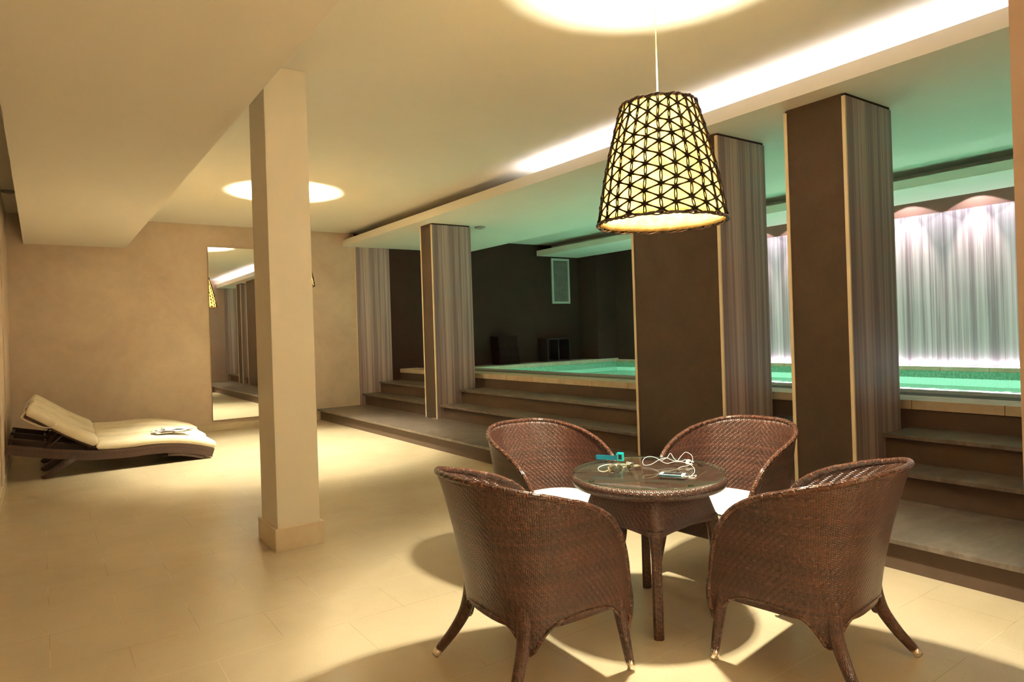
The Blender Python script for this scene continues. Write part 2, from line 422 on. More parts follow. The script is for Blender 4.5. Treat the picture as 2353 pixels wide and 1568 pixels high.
def sweep(bm, path, sec, yoff=0, closed_ends=True, up=None):
    """sweep a section [(across, up)] along an xz path; across is +y"""
    path = [Vector((p[0], 0, p[1])) for p in path]; n = len(path); rings = []; L = 0
    uvl = bm.loops.layers.uv.get('UVMap') or bm.loops.layers.uv.new('UVMap'); Ls = []
    for i, p in enumerate(path):
        tg = (path[min(i + 1, n - 1)] - path[max(i - 1, 0)]).normalized(); nr = Vector((-tg.z, 0, tg.x))
        rings.append([bm.verts.new(p + nr * b + Vector((0, a + yoff, 0))) for a, b in (sec(i / (n - 1)) if callable(sec) else sec)])
        if i: L += (p - path[i - 1]).length
        Ls.append(L)
    m = len(rings[0])
    for i in range(n - 1):
        cum = 0
        for k in range(m):
            q = (k + 1) % m
            f = bm.faces.new((rings[i][k], rings[i + 1][k], rings[i + 1][q], rings[i][q])); f.smooth = True
            dl = (rings[i][k].co - rings[i][q].co).length
            for l, uu, vv in zip(f.loops, (Ls[i], Ls[i + 1], Ls[i + 1], Ls[i]), (cum, cum, cum + dl, cum + dl)): l[uvl].uv = (uu, vv)
            cum += dl
    bm.faces.new(rings[0]); bm.faces.new(list(reversed(rings[-1])))
    return bm
def loft(bm, outline, prof, cen=None):
    """stack inset copies of an outline: prof = [(scale_inset, z)]; closed at both ends"""
    n = len(outline)
    if cen is None: cen = (sum(p[0] for p in outline) / n, sum(p[1] for p in outline) / n)
    rings = []
    for ins, z in prof:
        ring = []
        for x, y in outline:
            dx, dy = x - cen[0], y - cen[1]; d = math.hypot(dx, dy) or 1
            k = max(0.0, d - ins) / d
            ring.append(bm.verts.new((cen[0] + dx * k, cen[1] + dy * k, z(x, y) if callable(z) else z)))
        rings.append(ring)
    for i in range(len(rings) - 1):
        for k in range(n):
            f = bm.faces.new((rings[i][k], rings[i][(k + 1) % n], rings[i + 1][(k + 1) % n], rings[i + 1][k])); f.smooth = True
    bm.faces.new(list(reversed(rings[0]))); f = bm.faces.new(rings[-1]); f.smooth = True
    return bm
def rrect(w, h, r=0.4, n=6):
    """rounded rectangle section centred at 0, w across, h up"""
    pts = []
    for cx_, cy_, a0 in ((w / 2 - r, h / 2 - r, 0), (-w / 2 + r, h / 2 - r, 90), (-w / 2 + r, -h / 2 + r, 180), (w / 2 - r, -h / 2 + r, 270)):
        for k in range(n + 1):
            a = math.radians(a0 + 90 * k / n); pts.append((cx_ + r * math.cos(a), cy_ + r * math.sin(a)))
    return pts
def lerp(a, b, t): return a + (b - a) * t
def interp(x, tab):
    if x <= tab[0][0]: return tab[0][1]
    for (a, va), (b, vb) in zip(tab, tab[1:]):
        if x <= b:
            t = (x - a) / (b - a); return va + (vb - va) * t
    return tab[-1][1]
def sinterp(x, tab):
    """smooth (cosine free Catmull) interpolation of a table"""
    xs = [a for a, _ in tab]; ys = [b for _, b in tab]
    if x <= xs[0]: return ys[0]
    if x >= xs[-1]: return ys[-1]
    i = max(k for k in range(len(xs) - 1) if xs[k] <= x)
    h = xs[i + 1] - xs[i]; t = (x - xs[i]) / h
    def sl(k):
        if k <= 0: return (ys[1] - ys[0]) / (xs[1] - xs[0])
        if k >= len(xs) - 1: return (ys[-1] - ys[-2]) / (xs[-1] - xs[-2])
        return (ys[k + 1] - ys[k - 1]) / (xs[k + 1] - xs[k - 1])
    m0, m1 = sl(i) * h, sl(i + 1) * h
    return (2 * t**3 - 3 * t**2 + 1) * ys[i] + (t**3 - 2 * t**2 + t) * m0 + (-2 * t**3 + 3 * t**2) * ys[i + 1] + (t**3 - t**2) * m1
def dup(root):
    r = root.copy(); COL.objects.link(r)
    for ch in list(root.children):
        c = ch.copy(); COL.objects.link(c); c.parent = r
        for g in list(ch.children):
            d = g.copy(); COL.objects.link(d); d.parent = c
    return r

# ================================================================ THE SETTING
structure('floor', bx(Xlw - 0.2, 4.05, YN, Yb + 0.2, -0.15, 0.0), M['floor'])
structure('ceiling', bx(Xlw - 0.2, 11.2, YN, Yb + 0.25, Zc, Zc + 0.15), M['ceiling'])
structure('wall_back', bx(Xlw - 0.2, 4.741, Yb, Yb + 0.2, 0.0, Zc), M['wall'])
structure('wall_back_pool', bx(4.741, 11.2, Yb + 0.001, Yb + 0.2, -0.15, Zc), M['dark'])
structure('wall_left', bx(Xlw - 0.2, Xlw, YN, Yb, 0.0, Zc), M['wall'])
structure('wall_front', bx(Xlw - 0.2, 3.0, YN - 0.2, YN, 0.0, Zc), M['wall'])
structure('wall_right', bx(2.94, 4.741, YN, 0.93, 0.0, Zc), M['wall_end'])
structure('wall_front_pool', bx(5.45, 11.2, -1.4, -1.2, -0.7, Zc), M['dark'])
structure('baseboard_back', bx(Xlw, 3.99, Yb - 0.018, Yb, 0.0, 0.10), M['base'])
structure('baseboard_left', bx(Xlw, Xlw + 0.018, YN, Yb - 0.018, 0.0, 0.10), M['base'])
structure('ceiling_beam', bx(-0.155, 1.098, YN, Yb, 2.908, Zc), M['beam'])

# shallow pilasters on the left wall behind the loungers
bmx = bmesh.new()
for y0, y1 in ((8.2, 8.75), (9.5, 9.9)): box(bmx, Xlw, Xlw + 0.012, y0, y1, 0.1, Zc)
structure('trim_1', bmx, M['wall'])

# dropped ceiling slabs with lit coves
def soffit(name, x0, x1, y0, y1):
    bm = bmesh.new()
    box(bm, x0, x1, y0, y1, Zs, Zs + 0.03)
    box(bm, x0, x0 + 0.025, y0, y1, Zs + 0.03, Zlip)
    box(bm, x0 + 0.42, x1, y0, y1, Zs + 0.03, Zc)
    return structure(name, bm, M['ceiling'])
soffit('ceiling_drop', Xf, Xs2, 0.93, Yb)
soffit('ceiling_drop', Xs3, Xs4, -1.2, Yb)

# ---- the cove light strip (switched on only along the near part)
t = thing('cove_light_strip', 'bright white light strip glowing in the ceiling cove above the stairs', 'light', (4.70, 1.0, Zs + 0.032))
obj('strip', bx(-0.03, 0.03, 0, 5.1, 0.0, 0.018), M['led'], t)
light('AREA', 'cove strip light', (0, 2.55, 0.03), 6, COOL, (PI, 0, 0), t, shape='RECTANGLE', size=0.06, size_y=5.1)

# ---- square column
t = thing('square_column', 'tall square cream painted column standing in the room', 'column', (1.29, 4.668, 0))
obj('shaft', bx(0, 0.295, 0, 0.395, 0, Zc, 0.004), M['column'], t)
obj('skirting', bx(-0.022, 0.317, -0.022, 0.417, 0, 0.155, 0.003), M['base'], t)

# ================================================================ STAIRS
Y0s = 0.955; Y1s = Yb - 0.025
SEG = [(Y0s, 2.497), (2.985, 3.606), (4.650, 8.693), (9.061, Y1s)]
t = thing('staircase', 'broad brown stone staircase of low steps climbing to the pool', 'stairs', (0, 0, 0))
obj('riser', bx(4.012, 4.042, Y0s, Y1s, 0, 0.165), M['riser'], t)
obj('back_wall', bx(5.62, 5.65, Y0s, Y1s, 0.0, 0.736), M['riser'], t)
obj('tread', bx(3.95, 4.745, Y0s, Y1s, 0.165, 0.195, 0.004), M['tread'], t)
for ya, yb in SEG:
    obj('tread', bx(4.745, 4.87, ya, yb, 0.165, 0.195), M['tread'], t)
    for xn, xr, z0, z1, xb in ((4.80, 4.86, 0.195, 0.398, 5.19), (5.135, 5.18, 0.398, 0.598, 5.615)):
        obj('riser', bx(xr, xr + 0.03, ya, yb, z0, z1 - 0.03), M['riser'], t)
        obj('tread', bx(xn, xb, ya, yb, z1 - 0.03, z1, 0.004), M['tread'], t)
    obj('riser', bx(5.585, 5.615, ya, yb, 0.598, 0.738), M['riser'], t)

# ================================================================ POOL
p = thing('swimming_pool', 'indoor swimming pool of glowing green water with stone coping', 'pool', (0, 0, 0))
YP0 = -1.18
bmx = bmesh.new()
box(bmx, Xpe - 0.25, Xw - 0.002, YP0, Yend + 0.2, -0.6, -0.5)
box(bmx, Xpe - 0.25, Xpe, YP0, Yend, -0.5, Zdeck - 0.075)
box(bmx, Xw - 0.05, Xw - 0.002, YP0, Yend, -0.5, 0.678)
box(bmx, Xpe - 0.25, Xw - 0.002, Yend, Yend + 0.2, -0.5, Zend - 0.076)
obj('basin', bmx, M['mosaic'], p)
obj('coping', bx(5.57, 5.93, Y0s, Y1s, 0.738, Zdeck, 0.004), M['coping'], p)
obj('overflow_grate', bx(5.93, 6.17, Y0s, Y1s, 0.738, Zdeck - 0.004), M['grate'], p)
obj('inner_coping', bx(6.17, Xpe, Y0s, Yend, 0.738, Zdeck, 0.004), M['deckstone'], p)
obj('side_coping', bx(Xw - 0.06, Xw - 0.002, YP0, Yend, 0.68, 0.740, 0.003), M['coping'], p)
obj('end_coping', bx(6.18, Xw - 0.004, Yend - 0.02, Yend + 0.28, Zend - 0.075, Zend, 0.004), M['copingX'], p)
obj('end_deck', bx(6.18, Xw - 0.004, Yend + 0.281, Y1s, Zend - 0.1, Zend - 0.004), M['deckstone'], p)
bmx = bmesh.new(); bmx.faces.new([bmx.verts.new(v) for v in ((Xpe, YP0, Zwat), (Xw - 0.05, YP0, Zwat), (Xw - 0.05, Yend, Zwat), (Xpe, Yend, Zwat))])
wt = obj('water', bmx, M['water'], p); wt['kind'] = 'stuff'
for k in range(4):
    lp = obj('pool_lamp', lathe(bmesh.new(), [(0.001, 0.012), (0.07, 0.012), (0.09, 0.004), (0.095, 0.0)], 24), M['white'], p)
    lp.location = (Xpe + 0.002, 1.5 + 2.6 * k, 0.22); lp.rotation_euler = (0, math.radians(90), 0)
    light('SPOT', 'pool lamp beam', (0, 0, 0.03), 225, GREEN, (0, math.radians(180 + 10), 0), lp, spot_size=math.radians(130), spot_blend=0.5, shadow_soft_size=0.07)

# ================================================================ FAR WALL of the pool room
bmx = bmesh.new(); box(bmx, Xw + 0.03, Xw + 0.2, -1.2, Yb, 0.742, Zc)
structure('wall_far_right', bmx, M['brownband'])
structure('wall_far_dark', bx(Xw, Xw + 0.03, 8.62, Yb, 0.742, Zc), M['dark'])
structure('wall_corner', bx(10.13, Xw, 11.02, Yb, Zend + 0.001, Zc), M['dark'])
t = thing('marble_wall_cladding', 'pale vertically striped marble slabs lit along the far pool wall', 'wall cladding', (Xw, 0, 0.742))
for k in range(6):
    y0 = -1.2 + k * 1.635
    obj('marble_slab', bx(0, 0.03, y0, y0 + 1.633, 0.02, 2.235), M['marbleY'], t)
t = thing('wall_foot_light', 'thin white light strip along the foot of the far marble wall', 'light', (Xw - 0.028, -1.2, 0.742))
obj('strip', bx(-0.008, 0.008, 0, 9.7, 0.0, 0.014), M['ledsoft'], t)
light('AREA', 'foot strip light', (-0.012, 4.85, 0.03), 7, COOL, (PI, math.radians(6), 0), t, shape='RECTANGLE', size=0.02, size_y=9.6)
fit0 = None
for k in range(7):
    y = 2.94 + 0.887 * k
    f = thing('wall_washer', 'small recessed spotlight above the far marble wall, %s from the near end' % ('first', 'second', 'third', 'fourth', 'fifth', 'sixth', 'seventh')[k], 'spotlight', (Xw - 0.25, y, Zc), 0, 'recessed spotlights above the far marble wall')
    obj('housing', lathe(bmesh.new(), [(0.02, -0.002), (0.045, -0.002), (0.05, -0.008), (0.045, -0.014), (0.032, -0.014), (0.03, -0.004)], 20), M['chrome'], f)
    light('SPOT', 'washer beam', (0, 0, -0.012), 16, (0.98, 0.93, 1.0), (0, 0, 0), f, spot_size=math.radians(112), spot_blend=0.05, shadow_soft_size=0.012)
    light('SPOT', 'washer core', (0, 0, -0.012), 50, (1.0, 0.84, 0.72), (0, math.radians(-14), 0), f, spot_size=math.radians(46), spot_blend=0.6, shadow_soft_size=0.012)

# ================================================================ PILLARS
def pillar(label, x0, x1, y0, y1, z0=0.195):
    t = thing('marble_faced_pillar', label, 'pillar', (x0, y0, z0), 0, 'pillars between the room and the pool')
    w_, d_, h_ = x1 - x0, y1 - y0, Zs - z0
    obj('core', bx(0.0, w_, 0.025, d_ - 0.025, 0, h_), M['pillar'], t)
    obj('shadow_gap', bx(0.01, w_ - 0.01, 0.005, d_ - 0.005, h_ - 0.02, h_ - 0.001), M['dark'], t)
    obj('marble_slab', bx(0.008, w_ + 0.004, 0.0, 0.024, 0, h_ - 0.02), M['marbleX'], t)
    obj('marble_slab', bx(0.008, w_ + 0.004, d_ - 0.024, d_, 0, h_ - 0.02), M['marbleX'], t)
    for ya, yb in ((0.0, 0.026), (d_ - 0.026, d_)):
        obj('edge_trim', bx(-0.008, 0.008, ya, yb, 0, h_ - 0.02, 0.002), M['trim'], t)
    return t
pillar('narrow dark brown pillar with striped marble face, furthest of the three', 4.757, 5.423, 8.695, 9.059)
pillar('widest dark brown pillar with striped marble face, behind the round table', 4.757, 5.423, 3.608, 4.648)
pillar('dark brown pillar with striped marble face, nearest the camera', 4.757, 5.423, 2.499, 2.983)
t = thing('marble_pier', 'striped grey marble pier on the back wall beside the stairs', 'pier', (4.741, Yb, 0.195))
obj('marble_slab', bx(0.012, 0.68, -0.02, 0.0, 0, Zs - 0.195), M['marbleX'], t)
obj('edge_trim', bx(0.0, 0.012, -0.022, 0.0, 0, Zs - 0.195), M['trim'], t)
t = thing('marble_pier', 'striped grey marble pier on the near end wall beside the stairs, seen in the mirror', 'pier', (4.741, 0.931, 0.195))
obj('marble_slab', bx(0.012, 0.68, 0, 0.02, 0, Zs - 0.195), M['marbleX'], t)
structure('wall_near_pool', bx(4.741, 5.45, -1.4, 0.93, -0.1, Zc), M['wall_end'])

# ================================================================ MIRROR, wall panel, ceiling discs
t = thing('wall_mirror', 'tall frameless rectangular mirror leaning on the tan back wall', 'mirror', (2.243, Yb, 0.165))
obj('backing', bx(0, 1.25, -0.028, 0, 0, 2.807), M['mirroredge'], t)
obj('mirror_glass', bx(0.004, 1.246, -0.031, -0.0285, 0.004, 2.803), M['mirror'], t)

t = thing('wall_panel', 'pale framed grey rectangular panel high on the dark pool wall', 'wall panel', (9.34, Yb, 2.04))
bmx = bmesh.new()
for a in ((0, 0.51, 0, 0.045), (0, 0.51, 0.965, 1.01), (0, 0.045, 0.045, 0.965), (0.465, 0.51, 0.045, 0.965)):
    box(bmx, a[0], a[1], -0.03, 0, a[2], a[3])
obj('frame', bmx, M['panelframe'], t)
obj('panel', bx(0.045, 0.465, -0.015, 0, 0.045, 0.965), M['panelgrey'], t)

def disc(label, loc, r):
    t = thing('ceiling_disc', label, 'ceiling detector', loc)
    o = obj('body', lathe(bmesh.new(), [(0.001, -0.03), (r * 0.6, -0.03), (r * 0.92, -0.022), (r, -0.008), (r, 0.0), (0.001, 0.0)], 32), M['detector'], t)
    obj('ring', lathe(bmesh.new(), [(r * 0.62, -0.0305), (r * 0.7, -0.033), (r * 0.78, -0.0265)], 32, True), M['ceiling'], t)
disc('flat grey disc on the ceiling strip left of the beam', (-0.262, 10.0, Zc), 0.075)
disc('flat disc under the dropped ceiling beside the furthest pillar', (5.62, 8.72, Zs), 0.085)

# ================================================================ dark boxes by the pool
t = thing('wicker_bin', 'dark brown wicker bin standing on the deck behind the pool end', 'bin', (7.66, 11.295, Zend - 0.004))
bmx = bmesh.new()
o4 = [(0, 0), (0.52, 0), (0.52, 0.30), (0, 0.30)]
a = [bmx.verts.new((x * 0.98 + 0.02, y, 0)) for x, y in o4]; b = [bmx.verts.new((x * 0.90 - 0.02, y * 0.95 + 0.01, 0.56)) for x, y in o4]
for k in range(4): bmx.faces.new((a[k], a[(k + 1) % 4], b[(k + 1) % 4], b[k]))
bmx.faces.new(list(reversed(a))); bmx.faces.new(b)
bmesh.ops.bevel(bmx, geom=bmx.edges[:], offset=0.012, segments=2, affect='EDGES')
obj('basket', boxuv(bmx), M['box'], t)
bmx = bmesh.new(); box(bmx, -0.03, 0.47, 0.0, 0.30, 0.56, 0.585, 0.006)
obj('lid', boxuv(bmx), M['box'], t)
t = thing('storage_cube', 'low dark open box with two compartments on the deck behind the pool', 'storage box', (8.90, 11.29, Zend - 0.004))
bmx = bmesh.new()
for a in ((0, 0.64, 0.0, 0.31, 0.47, 0.50), (0, 0.64, 0, 0.31, 0, 0.03), (0, 0.03, 0, 0.31, 0.03, 0.47), (0.61, 0.64, 0, 0.31, 0.03, 0.47)): box(bmx, *a)
obj('carcass', bmx, M['boxdark'], t)
obj('divider', bx(0.30, 0.33, 0.0, 0.31, 0.03, 0.47), M['boxdark'], t)
obj('back_panel', bx(0.03, 0.30, 0.28, 0.30, 0.03, 0.47), M['dark'], t)

# ================================================================ PENDANT LAMPS
def make_pendant(label, x, y, zbot, power):
    H_ = 0.603; RB, RT = 0.325, 0.192
    t = thing('pendant_lamp', label, 'lamp', (x, y, zbot), 0, 'woven pendant lamps')
    rnd = random.Random(3)
    def rad(z): return lerp(RB, RT, z / H_) + 0.012 * math.sin(PI * z / H_)
    # paper shade
    bm = bmesh.new(); prof = []
    for i in range(17):
        z = 0.004 + (H_ - 0.012) * i / 16; prof.append((rad(z) - 0.010, z))
    inner = [(r - 0.0025, z) for r, z in reversed(prof)]
    lathe(bm, prof + inner, 64, True)
    obj('paper_shade', bm, M['shade'], t)
    # cane net: staggered lattice
    NC, NR = 26, 9; bm = bmesh.new(); node = {}
    for c in range(NC):
        off = 0.5 if c % 2 else 0.0
        for r in range(-1, NR + 1):
            zz = (r + off + 0.25) / NR * H_
            if 0 < r < NR - 1: zz += rnd.uniform(-0.011, 0.011)
            aa = 2 * PI * (c + (rnd.uniform(-0.10, 0.10))) / NC
            node[c, r] = (aa, zz)
    def P(n_, k=0.0): 
        a_, z_ = n_; z_ = min(max(z_, 0.0), H_); rr = rad(z_) + 0.001 + k
        return Vector((rr * math.cos(a_), rr * math.sin(a_), z_))
    def strand(n1, n2, rad_, side=0.0):
        if (n1[1] <= 0 and n2[1] <= 0) or (n1[1] >= H_ and n2[1] >= H_): return
        da = n2[0] - n1[0]
        if da > PI: n2 = (n2[0] - 2 * PI, n2[1])
        if da < -PI: n2 = (n2[0] + 2 * PI, n2[1])
        pts = []
        for q in (0, 0.25, 0.5, 0.75, 1):
            s_ = side * math.sin(PI * q)
            pts.append(P((lerp(n1[0], n2[0], q) + s_, lerp(n1[1], n2[1], q)), 0.002 * math.sin(PI * q)))
        tube(bm, pts, [rad_ * 2.1, rad_ * 1.25, rad_, rad_ * 1.25, rad_ * 2.1], 5, False)
    for c in range(NC):
        for r in range(-1, NR + 1):
            n0 = node[c, r]; c2 = (c + 1) % NC
            if r + 1 <= NR:
                strand(n0, node[c, r + 1], 0.0030, 0.020); strand(n0, node[c, r + 1], 0.0030, -0.020)
            up_ = node[c2, r] if c % 2 == 0 else node.get((c2, r + 1))
            dn_ = node.get((c2, r - 1)) if c % 2 == 0 else node[c2, r]
            if up_: strand(n0, up_, 0.0042)
            if dn_: strand(n0, dn_, 0.0042)
    obj('cane_net', bm, M['net'], t)
    # rope rings, top and bottom, two wavy strands each
    for nm, zz, rr, amp in (('top_ring', H_, RT + 0.003, 0.004), ('bottom_ring', 0.0, RB + 0.004, 0.006)):
        bm = bmesh.new()
        for ph in (0, 2.1, 4.2):
            pts = []
            for k in range(110):
                a_ = 2 * PI * k / 110
                q = a_ * 16 + ph
                pts.append(((rr + amp * math.cos(q)) * math.cos(a_), (rr + amp * math.cos(q)) * math.sin(a_), zz + amp * math.sin(q) + 0.003 * math.sin(3 * a_ + ph)))
            tube(bm, pts, 0.0038, 6, False, True)
        obj(nm, bm, M['rope'], t)
    # spider, socket and bulb
    bm = bmesh.new()
    for k in range(3):
        a_ = 2 * PI * k / 3 + 0.4
        tube(bm, [(0, 0, H_ - 0.03), (RT * math.cos(a_), RT * math.sin(a_), H_ - 0.008)], 0.0022, 6)
    obj('spider', bm, M['chrome'], t)
    bm = bmesh.new(); lathe(bm, [(0.001, 0.46), (0.018, 0.46), (0.022, 0.44), (0.02, 0.40), (0.001, 0.40)], 20)
    obj('socket', bm, M['white'], t)
    bm = bmesh.new(); lathe(bm, [(0.001, 0.285), (0.02, 0.29), (0.032, 0.305), (0.036, 0.33), (0.03, 0.36), (0.018, 0.385), (0.014, 0.40)], 24)
    obj('bulb', bm, M['bulb'], t)
    bm = bmesh.new(); tube(bm, [(0, 0, 0.46), (0, 0, Zc - zbot - 0.02)], 0.0035, 8)
    obj('cord', bm, M['cord'], t)
    bm = bmesh.new(); lathe(bm, [(0.001, Zc - zbot - 0.03), (0.03, Zc - zbot - 0.028), (0.05, Zc - zbot - 0.012), (0.052, Zc - zbot)], 24)
    obj('ceiling_rose', bm, M['white'], t)
    light('POINT', 'lamp glow', (0, 0, 0.34), power, WARM, (0, 0, 0), t, shadow_soft_size=0.055)
    return t
PW = 600
make_pendant('large cane net pendant lamp glowing above the round table', 2.638, 2.36, 1.985, PW * 0.55)
make_pendant('cane net pendant lamp hanging half hidden behind the square column', 2.625, 8.66, 2.125, PW * 1.05)
make_pendant('cane net pendant lamp hanging in the room behind the viewpoint', 1.9, -3.4, 2.0, PW * 4.2)

# ================================================================ WICKER CHAIR
ZR = [(0, 0.868), (0.12, 0.866), (0.25, 0.853), (0.38, 0.828), (0.5, 0.800), (0.6, 0.766), (0.68, 0.735), (0.76, 0.692), (0.83, 0.638), (0.89, 0.570), (0.95, 0.480), (1.0, 0.37)]
ZB = [(0, 0.296), (0.10, 0.292), (0.18, 0.272), (0.25, 0.225), (0.30, 0.180), (0.36, 0.180), (0.42, 0.225), (0.50, 0.275), (0.62, 0.302), (0.8, 0.302), (0.88, 0.285), (0.93, 0.25), (1.0, 0.18)]
YR = [(0.6, 0.0), (0.68, 0.075), (0.76, 0.15), (0.83, 0.205), (0.89, 0.248), (0.95, 0.280), (1.0, 0.302)]
YBt = [(0.6, 0.0), (0.8, 0.14), (0.9, 0.215), (1.0, 0.292)]
def chair_W(z): return 0.280 + 0.078 * max(0.0, (z - 0.2) / 0.66) ** 1.2
def chair_B(z): return 0.236 + 0.150 * max(0.0, (z - 0.2) / 0.66) ** 1.55
def chair_pt(s, tt):
    sg = -1 if s < 0 else 1; s = abs(s)
    z = lerp(sinterp(s, ZB), sinterp(s, ZR), tt)
    W, B = chair_W(z), chair_B(z)
    n_ = lerp(3.2, 2.35, min(1, max(0, (z - 0.2) / 0.6)))
    if s <= 0.6:
        ph = s / 0.6 * PI / 2; e = 2 / n_
        x = W * math.sin(ph) ** e if ph > 0 else 0; y = -B * max(0.0, math.cos(ph)) ** e
    else:
        y = lerp(sinterp(s, YBt), sinterp(s, YR), tt)
        y += 0.018 * math.sin(PI * tt) * max(0, (s - 0.8) / 0.2)
        q = (s - 0.6) / 0.4
        x = W * (1 - 0.035 * q * q) + 0.012 * q * (1 - tt)
    return Vector((sg * x, y, z))
def chair_s(q):
    """even out the arclength round the back corners"""
    return q
def make_chair():
    t = thing('wicker_armchair', '', 'chair', (0, 0, 0), 0, 'wicker tub chairs round the glass table')
    NS, NT_ = 96, 22
    bm = bmesh.new(); uvl = bm.loops.layers.uv.new('UVMap')
    # resample s by arclength at mid height
    ss = [i / 400 for i in range(401)]; L = [0]
    for i in range(1, 401): L.append(L[-1] + (chair_pt(ss[i], 0.6) - chair_pt(ss[i - 1], 0.6)).length)
    def s_at(l):
        for i in range(1, 401):
            if L[i] >= l: return lerp(ss[i - 1], ss[i], (l - L[i - 1]) / max(1e-9, L[i] - L[i - 1]))
        return 1.0
    half = [L[-1] * i / (NS // 2) for i in range(NS // 2 + 1)]
    cols = [(-l, -s_at(l)) for l in reversed(half[1:])] + [(l, s_at(l)) for l in half]
    grid = []; uvs = []
    for l, s in cols:
        colv = []; cu = []
        for j in range(NT_ + 1):
            tt = j / NT_; pnt = chair_pt(s, tt); colv.append(bm.verts.new(pnt)); cu.append((l, pnt.z * 1.05))
        grid.append(colv); uvs.append(cu)
    for i in range(len(cols) - 1):
        for j in range(NT_):
            f = bm.faces.new((grid[i][j], grid[i + 1][j], grid[i + 1][j + 1], grid[i][j + 1])); f.smooth = True
            for lp, q in zip(f.loops, ((i, j), (i + 1, j), (i + 1, j + 1), (i, j + 1))): lp[uvl].uv = uvs[q[0]][q[1]]
    shell = obj('woven_shell', bm, M['weave'], t)
    md = shell.modifiers.new('thickness', 'SOLIDIFY'); md.thickness = 0.010; md.offset = 0
    # braided rim: along the top edge and down the two front edges
    path = [chair_pt(s, 1.0) for l, s in cols]
    for sg, end in ((-1, 0), (1, -1)):
        ext = [chair_pt(sg * 1.0, 1 - k / 8) for k in range(1, 9)]
        if sg < 0: path = list(reversed(ext)) + path
        else: path = path + ext
    bm = bmesh.new(); tube(bm, path, 0.0135, 10)
    obj('braided_rim', bm, M['weave_rim'], t)
    bm = bmesh.new()
    pts = [chair_pt(s, 0.0) + Vector((0, 0, 0.004)) for l, s in cols]; tube(bm, pts, 0.0085, 8)
    obj('lower_edge', bm, M['weave_rim'], t)
    # legs
    for sg in (-1, 1):
        for kind in ('rear', 'front'):
            if kind == 'rear':
                pth = catmull([(sg * 0.214, -0.178, 0.36), (sg * 0.222, -0.190, 0.27), (sg * 0.237, -0.214, 0.19), (sg * 0.264, -0.258, 0.11), (sg * 0.294, -0.303, 0.045), (sg * 0.308, -0.326, 0.012)], 5)
                r0, r1 = 0.037, 0.0185
            else:
                pth = catmull([(sg * 0.264, 0.250, 0.38), (sg * 0.268, 0.260, 0.28), (sg * 0.281, 0.272, 0.17), (sg * 0.294, 0.283, 0.07), (sg * 0.301, 0.289, 0.012)], 5)
                r0, r1 = 0.034, 0.0185
            n = len(pth); rr = []
            for k in range(n):
                q = k / (n - 1); rr.append(r1 + (r0 - r1) * (1 - q) ** 1.5)
            bm = bmesh.new(); tube(bm, pth, rr, 14)
            lg = obj('leg', bm, M['weave_leg'], t)
            bm = bmesh.new(); d = (pth[-1] - pth[-4]).normalized()
            e = pth[-1]; tube(bm, [e - d * 0.042, e - d * 0.004, e + d * 0.004], [0.0195, 0.0195, 0.017], 16)
            for v in bm.verts: v.co.z = max(v.co.z, 0.0)
            obj('foot_cap', bm, M['chrome'], lg)
    # seat deck and front apron
    def plan(z, ins, front):
        pts = []
        for k in range(0, 41):
            s = -1 + 2 * k / 40
            W, B = chair_W(z) - ins, chair_B(z) - ins
            s_ = abs(s); sg = -1 if s < 0 else 1
            if s_ <= 0.6:
                ph = s_ / 0.6 * PI / 2; e = 2 / 2.7
                pts.append((sg * W * (math.sin(ph) ** e if ph > 0 else 0), -B * max(0, math.cos(ph)) ** e))
            else: pts.append((sg * W * (1 - 0.03 * ((s_ - .6) / .4) ** 2), (s_ - 0.6) / 0.4 * front))
        return pts
    bm = bmesh.new(); loft(bm, plan(0.4, 0.014, 0.262), [(0.03, 0.262), (0.0, 0.275), (0.0, 0.385)])
    obj('seat_base', boxuv(bm), M['weave_table'], t)
    out = plan(0.42, 0.020, 0.285)
    # round the two front corners of the cushion
    def rounded(out, r=0.05):
        res = []
        for k, pnt in enumerate(out):
            if k in (0, len(out) - 1):
                sg = -1 if k == 0 else 1
                cxx, cyy = pnt[0] - sg * r, pnt[1] - r
                arc = [(cxx + sg * r * math.cos(a), cyy + r * math.sin(a)) for a in [i * PI / 2 / 6 for i in range(7)]]
                if k == 0: arc = list(reversed(arc))
                res += arc
            else:
                if pnt[1] < out[0][1] - r + 0.001: res.append(pnt)
        return res
    out = rounded(out)
    bm = bmesh.new()
    crown = lambda x, y: 0.447
    loft(bm, out, [(0.012, 0.387), (0.003, 0.392), (0.0, 0.405), (0.0, 0.425), (0.004, 0.437), (0.014, 0.444), (0.04, 0.449), (0.09, 0.453), (0.16, 0.456), (0.22, 0.457)], (0, 0.0))
    cu = obj('seat_cushion', bm, M['cushion'], t, True)
    bm = bmesh.new(); pp = []
    for x, y in out:
        d = math.hypot(x, y); pp.append((x * (d - 0.001) / d, y * (d - 0.001) / d, 0.432))
    tube(bm, pp, 0.0026, 6, False, True); obj('piping', bm, M['piping'], cu)
    return t
ch = make_chair()
chairs = [
    ((1.725, 2.352), -92.5, 'brown wicker tub chair at left front of the table, its back to the camera'),
    ((2.684, 1.636), 7.8, 'brown wicker tub chair at right front of the table, its back to the camera'),
    ((2.482, 3.143), 177.3, 'brown wicker tub chair behind the table by the steps, white cushion showing at left'),
    ((3.23, 2.454), 93.2, 'brown wicker tub chair behind the table before the pillars, white cushion showing at right')]
for i, ((x, y), rz, lab) in enumerate(chairs):
    o = ch if i == 0 else dup(ch)
    o.location = (x, y, 0); o.rotation_euler = (0, 0, math.radians(rz)); o['label'] = lab

